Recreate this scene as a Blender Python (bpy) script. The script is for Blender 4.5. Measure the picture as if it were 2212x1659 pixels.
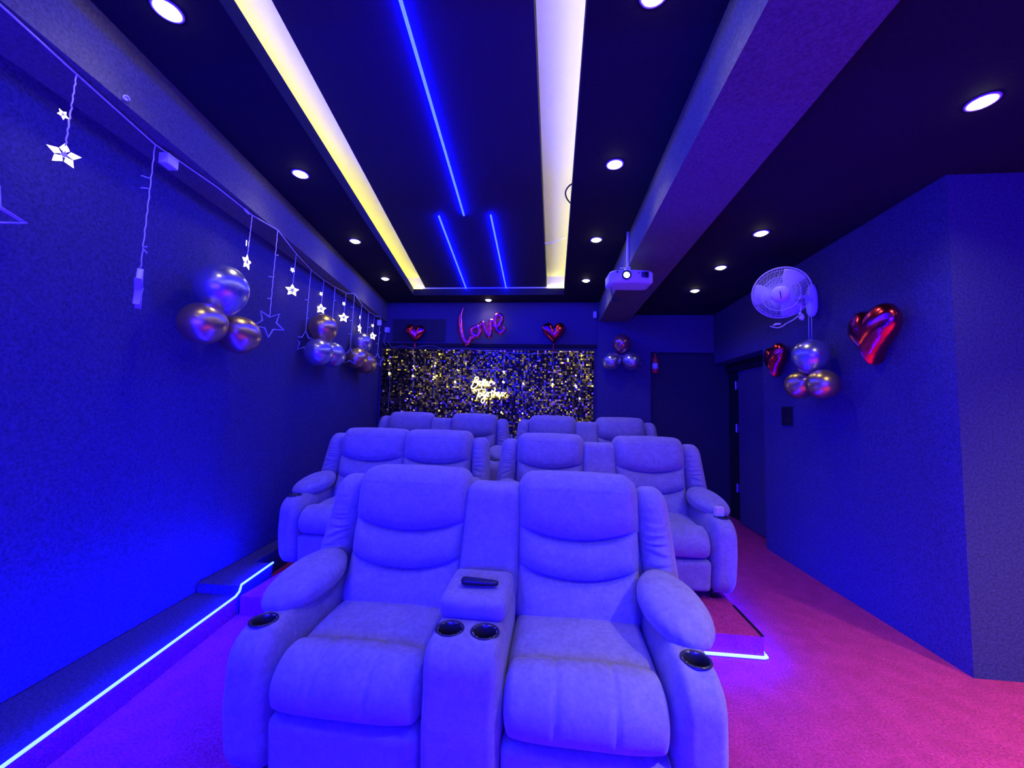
import bpy, bmesh, math, random
from mathutils import Vector, Matrix, noise
random.seed(7)
for o in list(bpy.data.objects): bpy.data.objects.remove(o)
SC = bpy.context.scene
COL = SC.collection
PI = math.pi

# ------------------------------------------------------------------ camera
F_PX, CX, CY, CAMZ = 850.0, 1106.0, 829.5, 1.35
_d = Vector(((1190-CX)/F_PX, -(893-CY)/F_PX, 1.0)).normalized()
_Z = _d.cross(Vector((1, -0.026, 0))).normalized()
if _Z.y < 0: _Z = -_Z
_X = _d.cross(_Z).normalized()
if _X.x < 0: _X = -_X
# rows: world axes written in camera (right, up, forward)
def cam_to_world(v): return Vector((_X.dot(v), _d.dot(v), _Z.dot(v)))
right, up, fwd = cam_to_world(Vector((1,0,0))), cam_to_world(Vector((0,1,0))), cam_to_world(Vector((0,0,1)))
cam = bpy.data.cameras.new('camera'); co = bpy.data.objects.new('camera', cam); COL.objects.link(co)
cam.sensor_fit = 'HORIZONTAL'; cam.sensor_width = 36.0; cam.lens = 36.0*F_PX/2212.0
cam.clip_start = 0.05; cam.clip_end = 60
m = Matrix((right, up, -fwd)).transposed().to_4x4(); m.translation = Vector((0,0,CAMZ)); co.matrix_world = m
SC.camera = co
SC.view_settings.view_transform = 'Standard'; SC.view_settings.look = 'None'
SC.view_settings.exposure = 0.0; SC.view_settings.gamma = 1.0
SC.view_settings.use_curve_mapping = False
SC.cycles.use_denoising = True
SC.cycles.max_bounces = 8; SC.cycles.diffuse_bounces = 4; SC.cycles.glossy_bounces = 4
SC.cycles.sample_clamp_indirect = 6.0
w = bpy.data.worlds.new('world'); SC.world = w; w.use_nodes = True
w.node_tree.nodes['Background'].inputs[0].default_value = (0,0,0,1)
w.node_tree.nodes['Background'].inputs[1].default_value = 0.0

# light levels
BLUE = (0.012, 0.020, 1.0)
SCREEN_COL = (0.008, 0.003, 1.0); SCREEN_STR = 42.0
STRIP_COL = (0.0007, 0.0015, 1.0); STRIP_STR = 560.0
CEIL_STRIP_COL = (0.00040, 0.0009, 1.0); CEIL_STRIP_STR = 320.0
COVE_COL = (1.0, 0.92, 0.02); COVE_STR = 20.0
DOWN_COL = (1.0, 0.84, 0.42); DOWN_W = 12.0
DOWN_LENS = 26.0

def ray(px, py):
    return cam_to_world(Vector(((px-CX)/F_PX, -(py-CY)/F_PX, 1.0)))
CAMP = Vector((0,0,CAMZ))
def at_y(px, py, y): r = ray(px,py); return CAMP + r*(y/r.y)
def at_x(px, py, x): r = ray(px,py); return CAMP + r*(x/r.x)
def at_z(px, py, z): r = ray(px,py); return CAMP + r*((z-CAMZ)/r.z)
def wall_left_x(y): return -2.20 - 0.10*(y-1.48)
def at_left(px, py, off):
    r = ray(px,py); t = (-2.20+off+0.148)/(r.x+0.1*r.y); return CAMP + r*t

# ------------------------------------------------------------------ materials
def mat(name, col, rough=0.6, metal=0.0, emit=None, es=0.0, spec=0.5, coat=0.0, sheen=0.0, trans=0.0):
    m = bpy.data.materials.new(name); m.use_nodes = True
    b = m.node_tree.nodes['Principled BSDF']
    b.inputs['Base Color'].default_value = (*col,1); b.inputs['Roughness'].default_value = rough
    b.inputs['Metallic'].default_value = metal; b.inputs['Specular IOR Level'].default_value = spec
    b.inputs['Coat Weight'].default_value = coat; b.inputs['Sheen Weight'].default_value = sheen
    b.inputs['Transmission Weight'].default_value = trans
    if emit: b.inputs['Emission Color'].default_value = (*emit,1); b.inputs['Emission Strength'].default_value = es
    return m
def textured(name, c1, c2, scale, rough=0.9, bump=0.4, bscale=None, dist=0.01, detail=6, spec=0.1, sheen=0.0, stretch=None, c3=None, scale3=None):
    m = mat(name, c1, rough, spec=spec, sheen=sheen); nt = m.node_tree; N = nt.nodes; L = nt.links
    b = N['Principled BSDF']
    tc = N.new('ShaderNodeTexCoord'); mp = N.new('ShaderNodeMapping')
    if stretch: mp.inputs['Scale'].default_value = stretch
    L.new(tc.outputs['Object'], mp.inputs[0])
    n = N.new('ShaderNodeTexNoise'); n.inputs['Scale'].default_value = scale; n.inputs['Detail'].default_value = detail
    n.inputs['Roughness'].default_value = 0.65
    L.new(mp.outputs[0], n.inputs['Vector'])
    r = N.new('ShaderNodeValToRGB'); r.color_ramp.elements[0].position = 0.32; r.color_ramp.elements[1].position = 0.68
    r.color_ramp.elements[0].color = (*c2,1); r.color_ramp.elements[1].color = (*c1,1)
    L.new(n.outputs['Fac'], r.inputs[0])
    out = r.outputs[0]
    if c3:
        n3 = N.new('ShaderNodeTexNoise'); n3.inputs['Scale'].default_value = scale3; n3.inputs['Detail'].default_value = 3
        L.new(mp.outputs[0], n3.inputs['Vector'])
        r3 = N.new('ShaderNodeValToRGB'); r3.color_ramp.elements[0].position = 0.4; r3.color_ramp.elements[1].position = 0.62
        r3.color_ramp.elements[0].color = (*c3,1); r3.color_ramp.elements[1].color = (1,1,1,1)
        L.new(n3.outputs['Fac'], r3.inputs[0])
        mx = N.new('ShaderNodeMix'); mx.data_type = 'RGBA'; mx.blend_type = 'MULTIPLY'; mx.inputs[0].default_value = 1
        L.new(out, mx.inputs[6]); L.new(r3.outputs[0], mx.inputs[7]); out = mx.outputs[2]
    L.new(out, b.inputs['Base Color'])
    nb = N.new('ShaderNodeTexNoise'); nb.inputs['Scale'].default_value = bscale or scale; nb.inputs['Detail'].default_value = detail
    L.new(mp.outputs[0], nb.inputs['Vector'])
    bp = N.new('ShaderNodeBump'); bp.inputs['Strength'].default_value = bump; bp.inputs['Distance'].default_value = dist
    L.new(nb.outputs['Fac'], bp.inputs['Height']); L.new(bp.outputs[0], b.inputs['Normal'])
    return m
M = {}
M['wall'] = textured('felt_wall', (.085,.075,.17), (.038,.034,.080), 75, bump=.7, bscale=110, dist=.006)
M['beam'] = textured('felt_beam', (.19,.19,.155), (.10,.10,.08), 85, bump=.7, bscale=120, dist=.006)
M['ceiling'] = textured('black_ceiling', (.022,.021,.024), (.016,.015,.018), 60, bump=.2, rough=.8, dist=.003)
M['panel'] = textured('black_panel', (.040,.040,.046), (.032,.032,.037), 60, bump=.15, rough=.75, dist=.003)
M['white'] = mat('white_gypsum', (.80,.78,.76), .8, spec=.2)
M['carpet'] = textured('red_carpet', (.78,.060,.30), (.36,.020,.14), 95, bump=.9, bscale=160, dist=.012, c3=(.86,.86,.86), scale3=9)
M['fabric'] = textured('grey_microfibre', (.37,.33,.38), (.27,.24,.28), 55, bump=.35, bscale=120, dist=.003, rough=.85, sheen=.25, c3=(.88,.88,.88), scale3=18)
M['plastic'] = mat('white_plastic', (.72,.71,.74), .35)
M['wire'] = mat('clear_wire', (.70,.68,.75), .4)
M['black'] = mat('black_plastic', (.012,.012,.013), .35)
M['cup'] = mat('cupholder_plastic', (.035,.035,.04), .25)
M['dark'] = mat('dark_void', (.006,.006,.007), .8)
M['door'] = textured('dark_door', (.040,.040,.050), (.030,.030,.038), 30, bump=.1, rough=.6)
M['metal'] = mat('steel', (.55,.55,.58), .3, 1.0)
M['silver'] = mat('chrome_silver_latex', (.60,.60,.72), .27, .90)
M['gold'] = mat('chrome_gold_latex', (.78,.56,.22), .30, .90)
M['rose'] = mat('chrome_rose_latex', (.60,.24,.22), .2, .8)
M['foil'] = mat('red_foil', (.95,.05,.14), .20, 1.0)
M['lovefoil'] = mat('magenta_foil', (1.0,.10,.36), .26, 1.0)
M['sequin'] = mat('gold_sequin', (1.0,.88,.12), .20, 1.0)
M['sequin_dark'] = mat('black_gold_sequin', (.055,.04,.022), .18, 1.0)
M['backing'] = mat('sequin_backing', (.010,.009,.012), .6)
M['strip'] = mat('blue_led', (.5,.6,1), .5, emit=STRIP_COL, es=STRIP_STR)
M['cstrip'] = mat('ceiling_blue_led', (.2,.3,1), .5, emit=CEIL_STRIP_COL, es=CEIL_STRIP_STR)
M['cove'] = mat('warm_cove_led', (1,.9,.5), .5, emit=COVE_COL, es=COVE_STR)
M['lens'] = mat('downlight_lens', (1,.95,.8), .5, emit=DOWN_COL, es=DOWN_LENS)
M['neon'] = mat('neon_tube', (1,.95,.75), .5, emit=(1.0,.84,.42), es=5.0)
M['starlit'] = mat('lit_star', (1,.95,.75), .4, emit=(1.0,.86,.48), es=4.5)
M['bulb'] = mat('fairy_bulb', (1,.95,.75), .4, emit=(1.0,.88,.55), es=9.0)
M['clearstar'] = mat('clear_acrylic_star', (.62,.60,.75), .2)
M['projlens'] = mat('projector_light', (.6,.9,1), .4, emit=(.35,.9,1.0), es=16.0)
M['screen'] = mat('projected_screen', (.5,.5,.5), .8, emit=SCREEN_COL, es=SCREEN_STR)
M['red'] = mat('red_paint', (.60,.03,.03), .35)
M['label'] = mat('white_label', (.7,.65,.6), .5)

# ------------------------------------------------------------------ helpers
def obj(name, bm, m, parent=None, smooth=False, loc=None):
    me = bpy.data.meshes.new(name); bm.normal_update(); bm.to_mesh(me); bm.free()
    mats = m if isinstance(m, (list,tuple)) else [m]
    for q in mats: me.materials.append(q)
    if smooth: me.shade_smooth()
    o = bpy.data.objects.new(name, me); COL.objects.link(o)
    if parent: o.parent = parent
    if loc: o.location = loc
    return o
def tag(o, label, cat, group=None):
    o['label'] = label; o['category'] = cat
    if group: o['group'] = group
    return o
def thing(name, label, cat, loc=(0,0,0), rz=0, group=None):
    o = bpy.data.objects.new(name, None); COL.objects.link(o); o.location = loc; o.rotation_euler = (0,0,rz)
    o.empty_display_size = .1
    return tag(o, label, cat, group)
def struct(o): o['kind'] = 'structure'; return o
def add_box(bm, lo, hi, mi=0):
    x0,y0,z0 = lo; x1,y1,z1 = hi
    v = [bm.verts.new(p) for p in [(x0,y0,z0),(x1,y0,z0),(x1,y1,z0),(x0,y1,z0),(x0,y0,z1),(x1,y0,z1),(x1,y1,z1),(x0,y1,z1)]]
    for f in [(0,3,2,1),(4,5,6,7),(0,1,5,4),(1,2,6,5),(2,3,7,6),(3,0,4,7)]:
        fc = bm.faces.new([v[i] for i in f]); fc.material_index = mi
    return v
def box(name, lo, hi, m, parent=None, bevel=0):
    bm = bmesh.new(); add_box(bm, lo, hi)
    if bevel: bmesh.ops.bevel(bm, geom=bm.edges[:], offset=bevel, segments=3, affect='EDGES', profile=.5)
    return obj(name, bm, m, parent, smooth=False)
def add_prism(bm, poly, z0, z1, mi=0):
    ar = sum(poly[i][0]*poly[(i+1)%len(poly)][1]-poly[(i+1)%len(poly)][0]*poly[i][1] for i in range(len(poly)))
    if ar < 0: poly = poly[::-1]
    a = [bm.verts.new((x,y,z0)) for x,y in poly]; b = [bm.verts.new((x,y,z1)) for x,y in poly]
    n = len(poly)
    fs = [bm.faces.new(a[::-1]), bm.faces.new(b)] + [bm.faces.new((a[i],a[(i+1)%n],b[(i+1)%n],b[i])) for i in range(n)]
    for f in fs: f.material_index = mi
def prism(name, poly, z0, z1, m, parent=None):
    bm = bmesh.new(); add_prism(bm, poly, z0, z1); bmesh.ops.recalc_face_normals(bm, faces=bm.faces[:])
    return obj(name, bm, m, parent)
def add_tube(bm, pts, r, seg=8, closed=False, cap=True):
    pts = [Vector(p) for p in pts]; n = len(pts)
    rs = r if isinstance(r, (list,tuple)) else [r]*n
    rings = []; nrm = None
    for i,p in enumerate(pts):
        if closed: t = (pts[(i+1)%n]-pts[i-1])
        else: t = (pts[min(i+1,n-1)]-pts[max(i-1,0)])
        t = t.normalized() if t.length > 1e-9 else Vector((0,0,1))
        if nrm is None:
            a = Vector((0,0,1)) if abs(t.z) < .9 else Vector((1,0,0)); nrm = (a - t*a.dot(t)).normalized()
        else:
            nrm = nrm - t*nrm.dot(t); nrm = nrm.normalized() if nrm.length > 1e-6 else t.orthogonal().normalized()
        b = t.cross(nrm)
        rings.append([bm.verts.new(p + (nrm*math.cos(2*PI*k/seg) + b*math.sin(2*PI*k/seg))*rs[i]) for k in range(seg)])
    rng = range(n) if closed else range(n-1)
    for i in rng:
        A, B = rings[i], rings[(i+1)%n]
        for k in range(seg): bm.faces.new((A[k],A[(k+1)%seg],B[(k+1)%seg],B[k]))
    if cap and not closed:
        bm.faces.new(rings[0][::-1]); bm.faces.new(rings[-1])
def tube(name, pts, r, m, parent=None, seg=8, closed=False):
    bm = bmesh.new(); add_tube(bm, pts, r, seg, closed); bmesh.ops.recalc_face_normals(bm, faces=bm.faces[:])
    return obj(name, bm, m, parent, smooth=True)
def add_lathe(bm, prof, seg=32, c=(0,0,0), M4=None):
    rings = []
    for r,z in prof:
        ring = []
        for k in range(seg):
            a = 2*PI*k/seg; p = Vector((r*math.cos(a), r*math.sin(a), z))
            if M4: p = M4 @ p
            ring.append(bm.verts.new(p + Vector(c)))
        rings.append(ring)
    for i in range(len(rings)-1):
        for k in range(seg): bm.faces.new((rings[i][k],rings[i][(k+1)%seg],rings[i+1][(k+1)%seg],rings[i+1][k]))
def lathe(name, prof, m, parent=None, seg=32, c=(0,0,0), M4=None, smooth=True):
    bm = bmesh.new(); add_lathe(bm, prof, seg, c, M4); bmesh.ops.remove_doubles(bm, verts=bm.verts[:], dist=1e-6)
    bmesh.ops.recalc_face_normals(bm, faces=bm.faces[:])
    return obj(name, bm, m, parent, smooth)
def catmull(pts, k=8, closed=False):
    P = [Vector(p) for p in pts]; n = len(P); out = []
    rng = n if closed else n-1
    for i in range(rng):
        p0 = P[(i-1)%n] if closed else P[max(i-1,0)]; p1 = P[i]; p2 = P[(i+1)%n]; p3 = P[(i+2)%n] if closed else P[min(i+2,n-1)]
        for j in range(k):
            t = j/k
            out.append(.5*((2*p1)+(p2-p0)*t+(2*p0-5*p1+4*p2-p3)*t*t+(3*p1-p0-3*p2+p3)*t**3))
    if not closed: out.append(P[-1])
    return out
def puff_bm(lo, hi, rad, res, fn=None, keep=None):
    """rounded box lo..hi with radii rad=(rx,ry,rz), res=(nx,ny,nz) cells, then fn(p)->p"""
    lo = Vector(lo); hi = Vector(hi); c = (lo+hi)/2; h = (hi-lo)/2
    R = Vector([min(rad[i], h[i]*.999) for i in range(3)]); bm = bmesh.new(); cache = {}
    def V(i,j,k):
        key = (i,j,k)
        if key in cache: return cache[key]
        s = [-1+2*i/res[0], -1+2*j/res[1], -1+2*k/res[2]]
        # concentrate samples into the rounded rims
        P = Vector([h[a]*s[a] for a in range(3)])
        Q = Vector([max(-(h[a]-R[a]), min(h[a]-R[a], P[a])) for a in range(3)])
        D = Vector([(P[a]-Q[a])/R[a] for a in range(3)])
        if D.length > 1e-9:
            m = max(abs(D.x),abs(D.y),abs(D.z)); D = D.normalized()*m
        p = Q + Vector([D[a]*R[a] for a in range(3)]) + c
        if fn: p = fn(p)
        cache[key] = bm.verts.new(p); return cache[key]
    nx,ny,nz = res
    def face(a,b,c_,d):
        f = [V(*a),V(*b),V(*c_),V(*d)]
        if keep:
            m = (f[0].co+f[1].co+f[2].co+f[3].co)/4
            if not keep(m): return
        try: bm.faces.new(f)
        except ValueError: pass
    for i in range(nx):
        for j in range(ny):
            face((i,j,0),(i,j+1,0),(i+1,j+1,0),(i+1,j,0)); face((i,j,nz),(i+1,j,nz),(i+1,j+1,nz),(i,j+1,nz))
    for i in range(nx):
        for k in range(nz):
            face((i,0,k),(i+1,0,k),(i+1,0,k+1),(i,0,k+1)); face((i,ny,k),(i,ny,k+1),(i+1,ny,k+1),(i+1,ny,k))
    for j in range(ny):
        for k in range(nz):
            face((0,j,k),(0,j,k+1),(0,j+1,k+1),(0,j+1,k)); face((nx,j,k),(nx,j+1,k),(nx,j+1,k+1),(nx,j,k+1))
    return bm
def copy_tree(o, parent=None):
    c = o.copy(); COL.objects.link(c)
    if parent: c.parent = parent
    for ch in list(o.children): copy_tree(ch, c)
    return c

# ================================================================== THE ROOM
Y0, YB = -2.3, 5.80            # screen wall and back wall
ZC = 3.0
def beamL_x(y): return -1.905 - 0.1425*(y-1.2)
def trayL_x(y): return -1.382 - 0.1537*(y-1.363)
def trayR_x(y): return 0.113 + 0.0087*(y-1.475)
XR = 2.27
struct(prism('floor', [(-3,Y0-.1),(4.4,Y0-.1),(4.4,YB+.1),(-3,YB+.1)], -.1, 0, M['carpet']))
struct(prism('wall_left', [(wall_left_x(Y0),Y0),(wall_left_x(YB),YB),(wall_left_x(YB)-.12,YB),(wall_left_x(Y0)-.12,Y0)], 0, 3.4, M['wall']))
struct(prism('wall_front', [(-2.6,Y0-.1),(4.4,Y0-.1),(4.4,Y0),(-2.6,Y0)], 0, 3.4, M['wall']))
# back wall: glitter bay, then a shallow column, then the doorway to the right
bm = bmesh.new()
add_prism(bm, [(-2.8,YB),(.655,YB),(.655,YB+.12),(-2.8,YB+.12)], 0, 3.4)
add_prism(bm, [(.655,YB-.05),(1.405,YB-.05),(1.405,YB+.12),(.655,YB+.12)], 0, 3.4)
add_prism(bm, [(1.405,YB-.05),(2.7,YB-.05),(2.7,YB+.12),(1.405,YB+.12)], 2.26, 3.4)
struct(obj('wall_back', bm, M['wall']))
o = struct(prism('door_2', [(1.405,YB+.03),(2.6,YB+.03),(2.6,YB+.08),(1.405,YB+.08)], 0, 2.26, M['door']))
# right wall with a door recess near the back, and its return facing the seats' front
bm = bmesh.new()
add_prism(bm, [(XR,2.60),(XR,4.47),(XR+.3,4.47),(XR+.3,2.60)], 0, 2.9)
add_prism(bm, [(XR,4.47),(XR,YB-.05),(XR+.3,YB-.05),(XR+.3,4.47)], 2.10, 2.9)
struct(obj('wall_right', bm, M['wall']))
struct(prism('wall_right_return', [(XR,2.44),(4.3,2.44),(4.3,2.60),(XR,2.60)], 0, 2.9, M['wall']))
struct(prism('wall_right_side', [(4.2,Y0),(4.3,Y0),(4.3,2.5),(4.2,2.5)], 0, 2.9, M['wall']))
d1 = struct(prism('door_1', [(2.44,4.475),(2.48,4.475),(2.48,5.42),(2.44,5.42)], 0.01, 1.965, M['wall']))
struct(prism('trim_1', [(2.455,4.47),(2.56,4.47),(2.56,YB+.03),(2.455,YB+.03)], 1.98, 2.10, M['ceiling']))
struct(prism('trim_2', [(2.50,5.42),(2.56,5.42),(2.56,YB+.03),(2.50,YB+.03)], 0.0, 1.98, M['ceiling']))
for z in (.45, 1.22, 1.78):
    bm = bmesh.new(); add_box(bm, (2.415,5.42,z-.05), (2.44,5.45,z+.05)); add_tube(bm, [(2.415,5.435,z-.055),(2.415,5.435,z+.055)], .008)
    h = obj('door_hinge', bm, M['metal'], d1)
# ceiling soffit with the tray opening (open lip 3.00..3.095), beyond it the white tray
ya, yb_ = -1.4, 5.41
bm = bmesh.new()
T = 3.095
add_prism(bm, [(beamL_x(Y0)-.1,Y0),(trayL_x(ya),ya),(trayL_x(yb_),yb_),(beamL_x(YB)-.1,YB)], ZC, T)
add_prism(bm, [(trayR_x(ya),ya),(.78,Y0),(.78,YB),(trayR_x(yb_),yb_)], ZC, T)
add_prism(bm, [(trayL_x(yb_),yb_),(trayR_x(yb_),yb_),(.78,YB),(beamL_x(YB)-.1,YB)], ZC, T)
add_prism(bm, [(beamL_x(Y0)-.1,Y0),(.78,Y0),(trayR_x(ya),ya),(trayL_x(ya),ya)], ZC, T)
bmesh.ops.recalc_face_normals(bm, faces=bm.faces[:])
struct(obj('ceiling', bm, M['ceiling']))
# tray lid (white) with its side upstands set back from the lip
bm = bmesh.new()
s = .17
add_prism(bm, [(trayL_x(ya)-s,ya-s),(trayR_x(ya)+s,ya-s),(trayR_x(yb_)+s,yb_+.06),(trayL_x(yb_)-s,yb_+.06)], 3.27, 3.33)
def upstand(x0,y0,x1,y1,dx,dy):
    add_prism(bm, [(x0,y0),(x1,y1),(x1+dx,y1+dy),(x0+dx,y0+dy)], T, 3.30)
upstand(trayL_x(ya)-s,ya-s,trayL_x(yb_)-s,yb_+.06,-.03,0)
upstand(trayR_x(ya)+s,ya-s,trayR_x(yb_)+s,yb_+.06,.03,0)
upstand(trayL_x(yb_)-s,yb_+.03,trayR_x(yb_)+s,yb_+.03,0,.03)
upstand(trayL_x(ya)-s,ya-s,trayR_x(ya)+s,ya-s,0,.03)
bmesh.ops.recalc_face_normals(bm, faces=bm.faces[:])
struct(obj('ceiling_tray', bm, M['white']))
# dropped black raft in the middle of the tray
pl0, pl1 = at_z(590,0,3.12), at_z(921,627,3.12); pr0, pr1 = at_z(1153,0,3.12), at_z(1181,627,3.12)
def lerp_at(a,b,y): t = (y-a.y)/(b.y-a.y); return a.x+(b.x-a.x)*t
struct(prism('ceiling_raft', [(lerp_at(pl0,pl1,ya),ya-.1),(lerp_at(pr0,pr1,ya),ya-.1),(lerp_at(pr0,pr1,yb_),yb_+.025),(lerp_at(pl0,pl1,yb_),yb_+.025)], 3.12, 3.268, M['panel']))
# beams
struct(prism('ceiling_beam', [(beamL_x(Y0),Y0),(beamL_x(YB),YB),(wall_left_x(YB)-.02,YB),(wall_left_x(Y0)-.02,Y0)], 2.70, 3.05, M['beam']))
struct(prism('ceiling_beam', [(.675,Y0),(.675,YB-.05),(1.09,YB-.05),(1.09,Y0)], 2.70, 3.3, M['beam']))
struct(prism('ceiling_low', [(1.08,Y0),(1.08,YB),(4.3,YB),(4.3,Y0)], 2.80, 2.9, M['ceiling']))
struct(prism('ceiling_slab', [(-3,Y0-.1),(4.4,Y0-.1),(4.4,YB+.12),(-3,YB+.12)], 3.34, 3.42, M['white']))
# picture rail above the glitter wall
struct(box('trim_3', (-2.6,YB-.035,2.315), (.655,YB,2.365), M['ceiling']))
struct(box('trim_4', (-2.45,YB-.02,2.40), (-1.62,YB,2.74), M['door']))

# platforms
pf = thing('seating_platform', 'low red carpeted platform carrying the middle row of recliners', 'platform', (0,2.455,0))
def rel(poly, x=0, y=0): return [(a-x,b-y) for a,b in poly]
prism('carpet_deck', rel([(-1.975,2.455),(1.222,2.455),(1.235,4.0),(-1.975,4.0)],0,2.455), 0, .12, M['carpet'], pf)
box('edge_trim', (1.210,0,.120), (1.224,.36,.127), M['black'], pf)
pf3 = thing('seating_platform', 'higher red carpeted platform carrying the rear row of recliners', 'platform', (0,4.0,0))
prism('carpet_deck', rel([(-2.35,4.001),(1.27,4.001),(1.27,5.72),(-2.5,5.72)],0,4.0), 0, .27, M['carpet'], pf3)
lg = thing('side_ledge', 'narrow carpeted ledge with a step running along the left wall', 'ledge', (-2.1,1,0))
e0 = at_z(5,1659,.12); e1 = at_z(513,1287,.12); e2 = at_z(525,1264,.18); e3 = at_z(600,1212,.18)
def edge_x(y): return e0.x + (e1.x-e0.x)*(y-e0.y)/(e1.y-e0.y)
prism('ledge_deck', rel([(edge_x(-1.5),-1.5),(edge_x(2.453),2.453),(wall_left_x(2.453)+.01,2.453),(wall_left_x(-1.5)+.01,-1.5)],-2.1,1), 0, .116, M['carpet'], lg)
prism('ledge_top', rel([(edge_x(-1.5),-1.5),(edge_x(2.453),2.453),(wall_left_x(2.453)+.01,2.453),(wall_left_x(-1.5)+.01,-1.5)],-2.1,1), .116, .12, M['wall'], lg)
prism('ledge_step', rel([(-1.985,2.456),(-2.045,2.84),(-2.19,2.84),(-2.31,3.9),(wall_left_x(3.9)+.01,3.9),(wall_left_x(2.456)+.01,2.456)],-2.1,1), 0, .18, M['wall'], lg)

# ------------------------------------------------------------------ LED strips
def strip(name, label, pts, r, m, cat='light strip', group=None):
    return tag(tube(name, pts, r, m, seg=6), label, cat, group)
ex = lambda y: edge_x(y)+.003
strip('led_strip', 'glowing blue LED strip along the ledge by the left wall, kinked at the step',
      [(ex(-1.2),-1.2,.127),(ex(1),1.0,.127),(ex(2.43),2.43,.127),(-1.982,2.452,.150),(-1.980,2.462,.188),(-2.040,2.835,.188)], .0075, M['strip'])
strip('led_strip', 'glowing blue LED strip under the front edge of the middle platform',
      [(-1.25,2.443,.014),(0,2.443,.014),(1.215,2.443,.014),(1.234,2.450,.014),(1.236,2.475,.014)], .0095, M['strip'])
strip('led_strip', 'blue LED strip along the aisle side of the middle platform',
      [(1.244,2.50,.012),(1.250,3.98,.012)], .006, M['strip'])
zz = 3.106
a,b_ = at_z(865,0,zz), at_z(1002,465,zz); d = (b_-a); a = a - d*1.0
strip('led_strip', 'longest blue LED line in the black ceiling panel, over the front seats', [a,b_], .0085, M['cstrip'])
strip('led_strip', 'left one of the two short blue LED lines in the ceiling panel', [at_z(948,467,zz), at_z(1008,626,zz)], .0085, M['cstrip'])
strip('led_strip', 'right one of the two short blue LED lines in the ceiling panel', [at_z(1060,465,zz), at_z(1094,626,zz)], .0085, M['cstrip'])
strip('cove_light', 'warm LED strip tucked behind the edge of the left ceiling cove', [(trayL_x(y)-.10,y,3.110) for y in (-1.3,1,3,5.38)]+[(trayL_x(5.4)-.05,5.426,3.106),(pl1.x-.02,5.426,3.106)], .009, M['cove'])
strip('cove_light', 'warm LED strip tucked behind the edge of the right ceiling cove', [(trayR_x(y)+.034,y,3.110) for y in (-1.3,1,3,5.38)]+[(trayR_x(5.4),5.426,3.106),(pr1.x+.02,5.426,3.106)], .009, M['cove'])

# ------------------------------------------------------------------ downlights
def downlight(x, y, z, label, power=1.0, group=None, cone=2.45):
    t = thing('downlight', label, 'ceiling light', (x,y,z), 0, group)
    lathe('trim_ring', [(.040,-.001),(.047,-.004),(.056,-.004),(.058,0),(.040,0)], M['plastic'], t, 28)
    lathe('lens', [(.0,-.020),(.018,-.018),(.031,-.012),(.038,-.004),(.040,-.001)], M['lens'], t, 28)
    l = bpy.data.lights.new('downlight_lamp','SPOT'); l.energy = DOWN_W*power; l.color = DOWN_COL; l.spot_size = cone; l.spot_blend = 1.0
    l.shadow_soft_size = .04
    lo = bpy.data.objects.new('lamp', l); COL.objects.link(lo); lo.parent = t; lo.location = (0,0,-.02)
    return t
ords = ['nearest','second nearest','third','farthest']
for i,(px,py) in enumerate([(362,22),(649,376),(767,521),(832,602)]):
    p = at_z(px,py,ZC); downlight(p.x,p.y,ZC, ords[i]+' round downlight in the left ceiling margin, along the left beam', .9, 'downlights in the left ceiling margin')
for i,(px,py) in enumerate([(1413,-14),(1328,355),(1288,518),(1266,606)]):
    p = at_z(px,py,ZC); downlight(p.x,p.y,ZC, ords[i]+' round downlight between the white cove and the right beam', 1.2, 'downlights beside the right cove')
p = at_z(1055,648,ZC); downlight(p.x,p.y,ZC,'single round downlight above the red Love balloon at the back wall', 1.0)
for i,(px,py) in enumerate([(2122,220),(1644,504),(1557,578),(1501,628)]):
    p = at_z(px,py,2.8); downlight(p.x,p.y,2.8, ords[i]+' downlight in the low dark ceiling right of the beam', [4,.6,.4,.3][i], 'downlights over the right aisle')
for x,y,z,q in [(-1.45,.25,ZC,1.0),(.37,.35,ZC,1.0),(1.95,.6,2.8,38),(2.9,1.2,2.8,31)]:  # unseen lamps added for light; the last two, boosted, brighten the right carpet
    downlight(x,y,z,'unseen round downlight added above the open floor in front of the seats', q, 'unseen downlights added in front of the seats', 2.4 if q < 2 else 1.8)

# projection screen on the front wall, facing the seats
ps = thing('projection_screen', 'wide projection screen glowing plain blue on the wall facing the seats', 'screen', (-.25,Y0+.02,0))
box('screen_surface', (-1.55,0,.75), (1.55,.01,2.45), M['screen'], ps)
bm = bmesh.new()
for lo,hi in [((-1.6,-.01,.70),(1.6,.02,.75)),((-1.6,-.01,2.45),(1.6,.02,2.50)),((-1.6,-.01,.75),(-1.55,.02,2.45)),((1.55,-.01,.75),(1.6,.02,2.45))]: add_box(bm,lo,hi)
obj('frame', bm, M['black'], ps)
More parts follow.
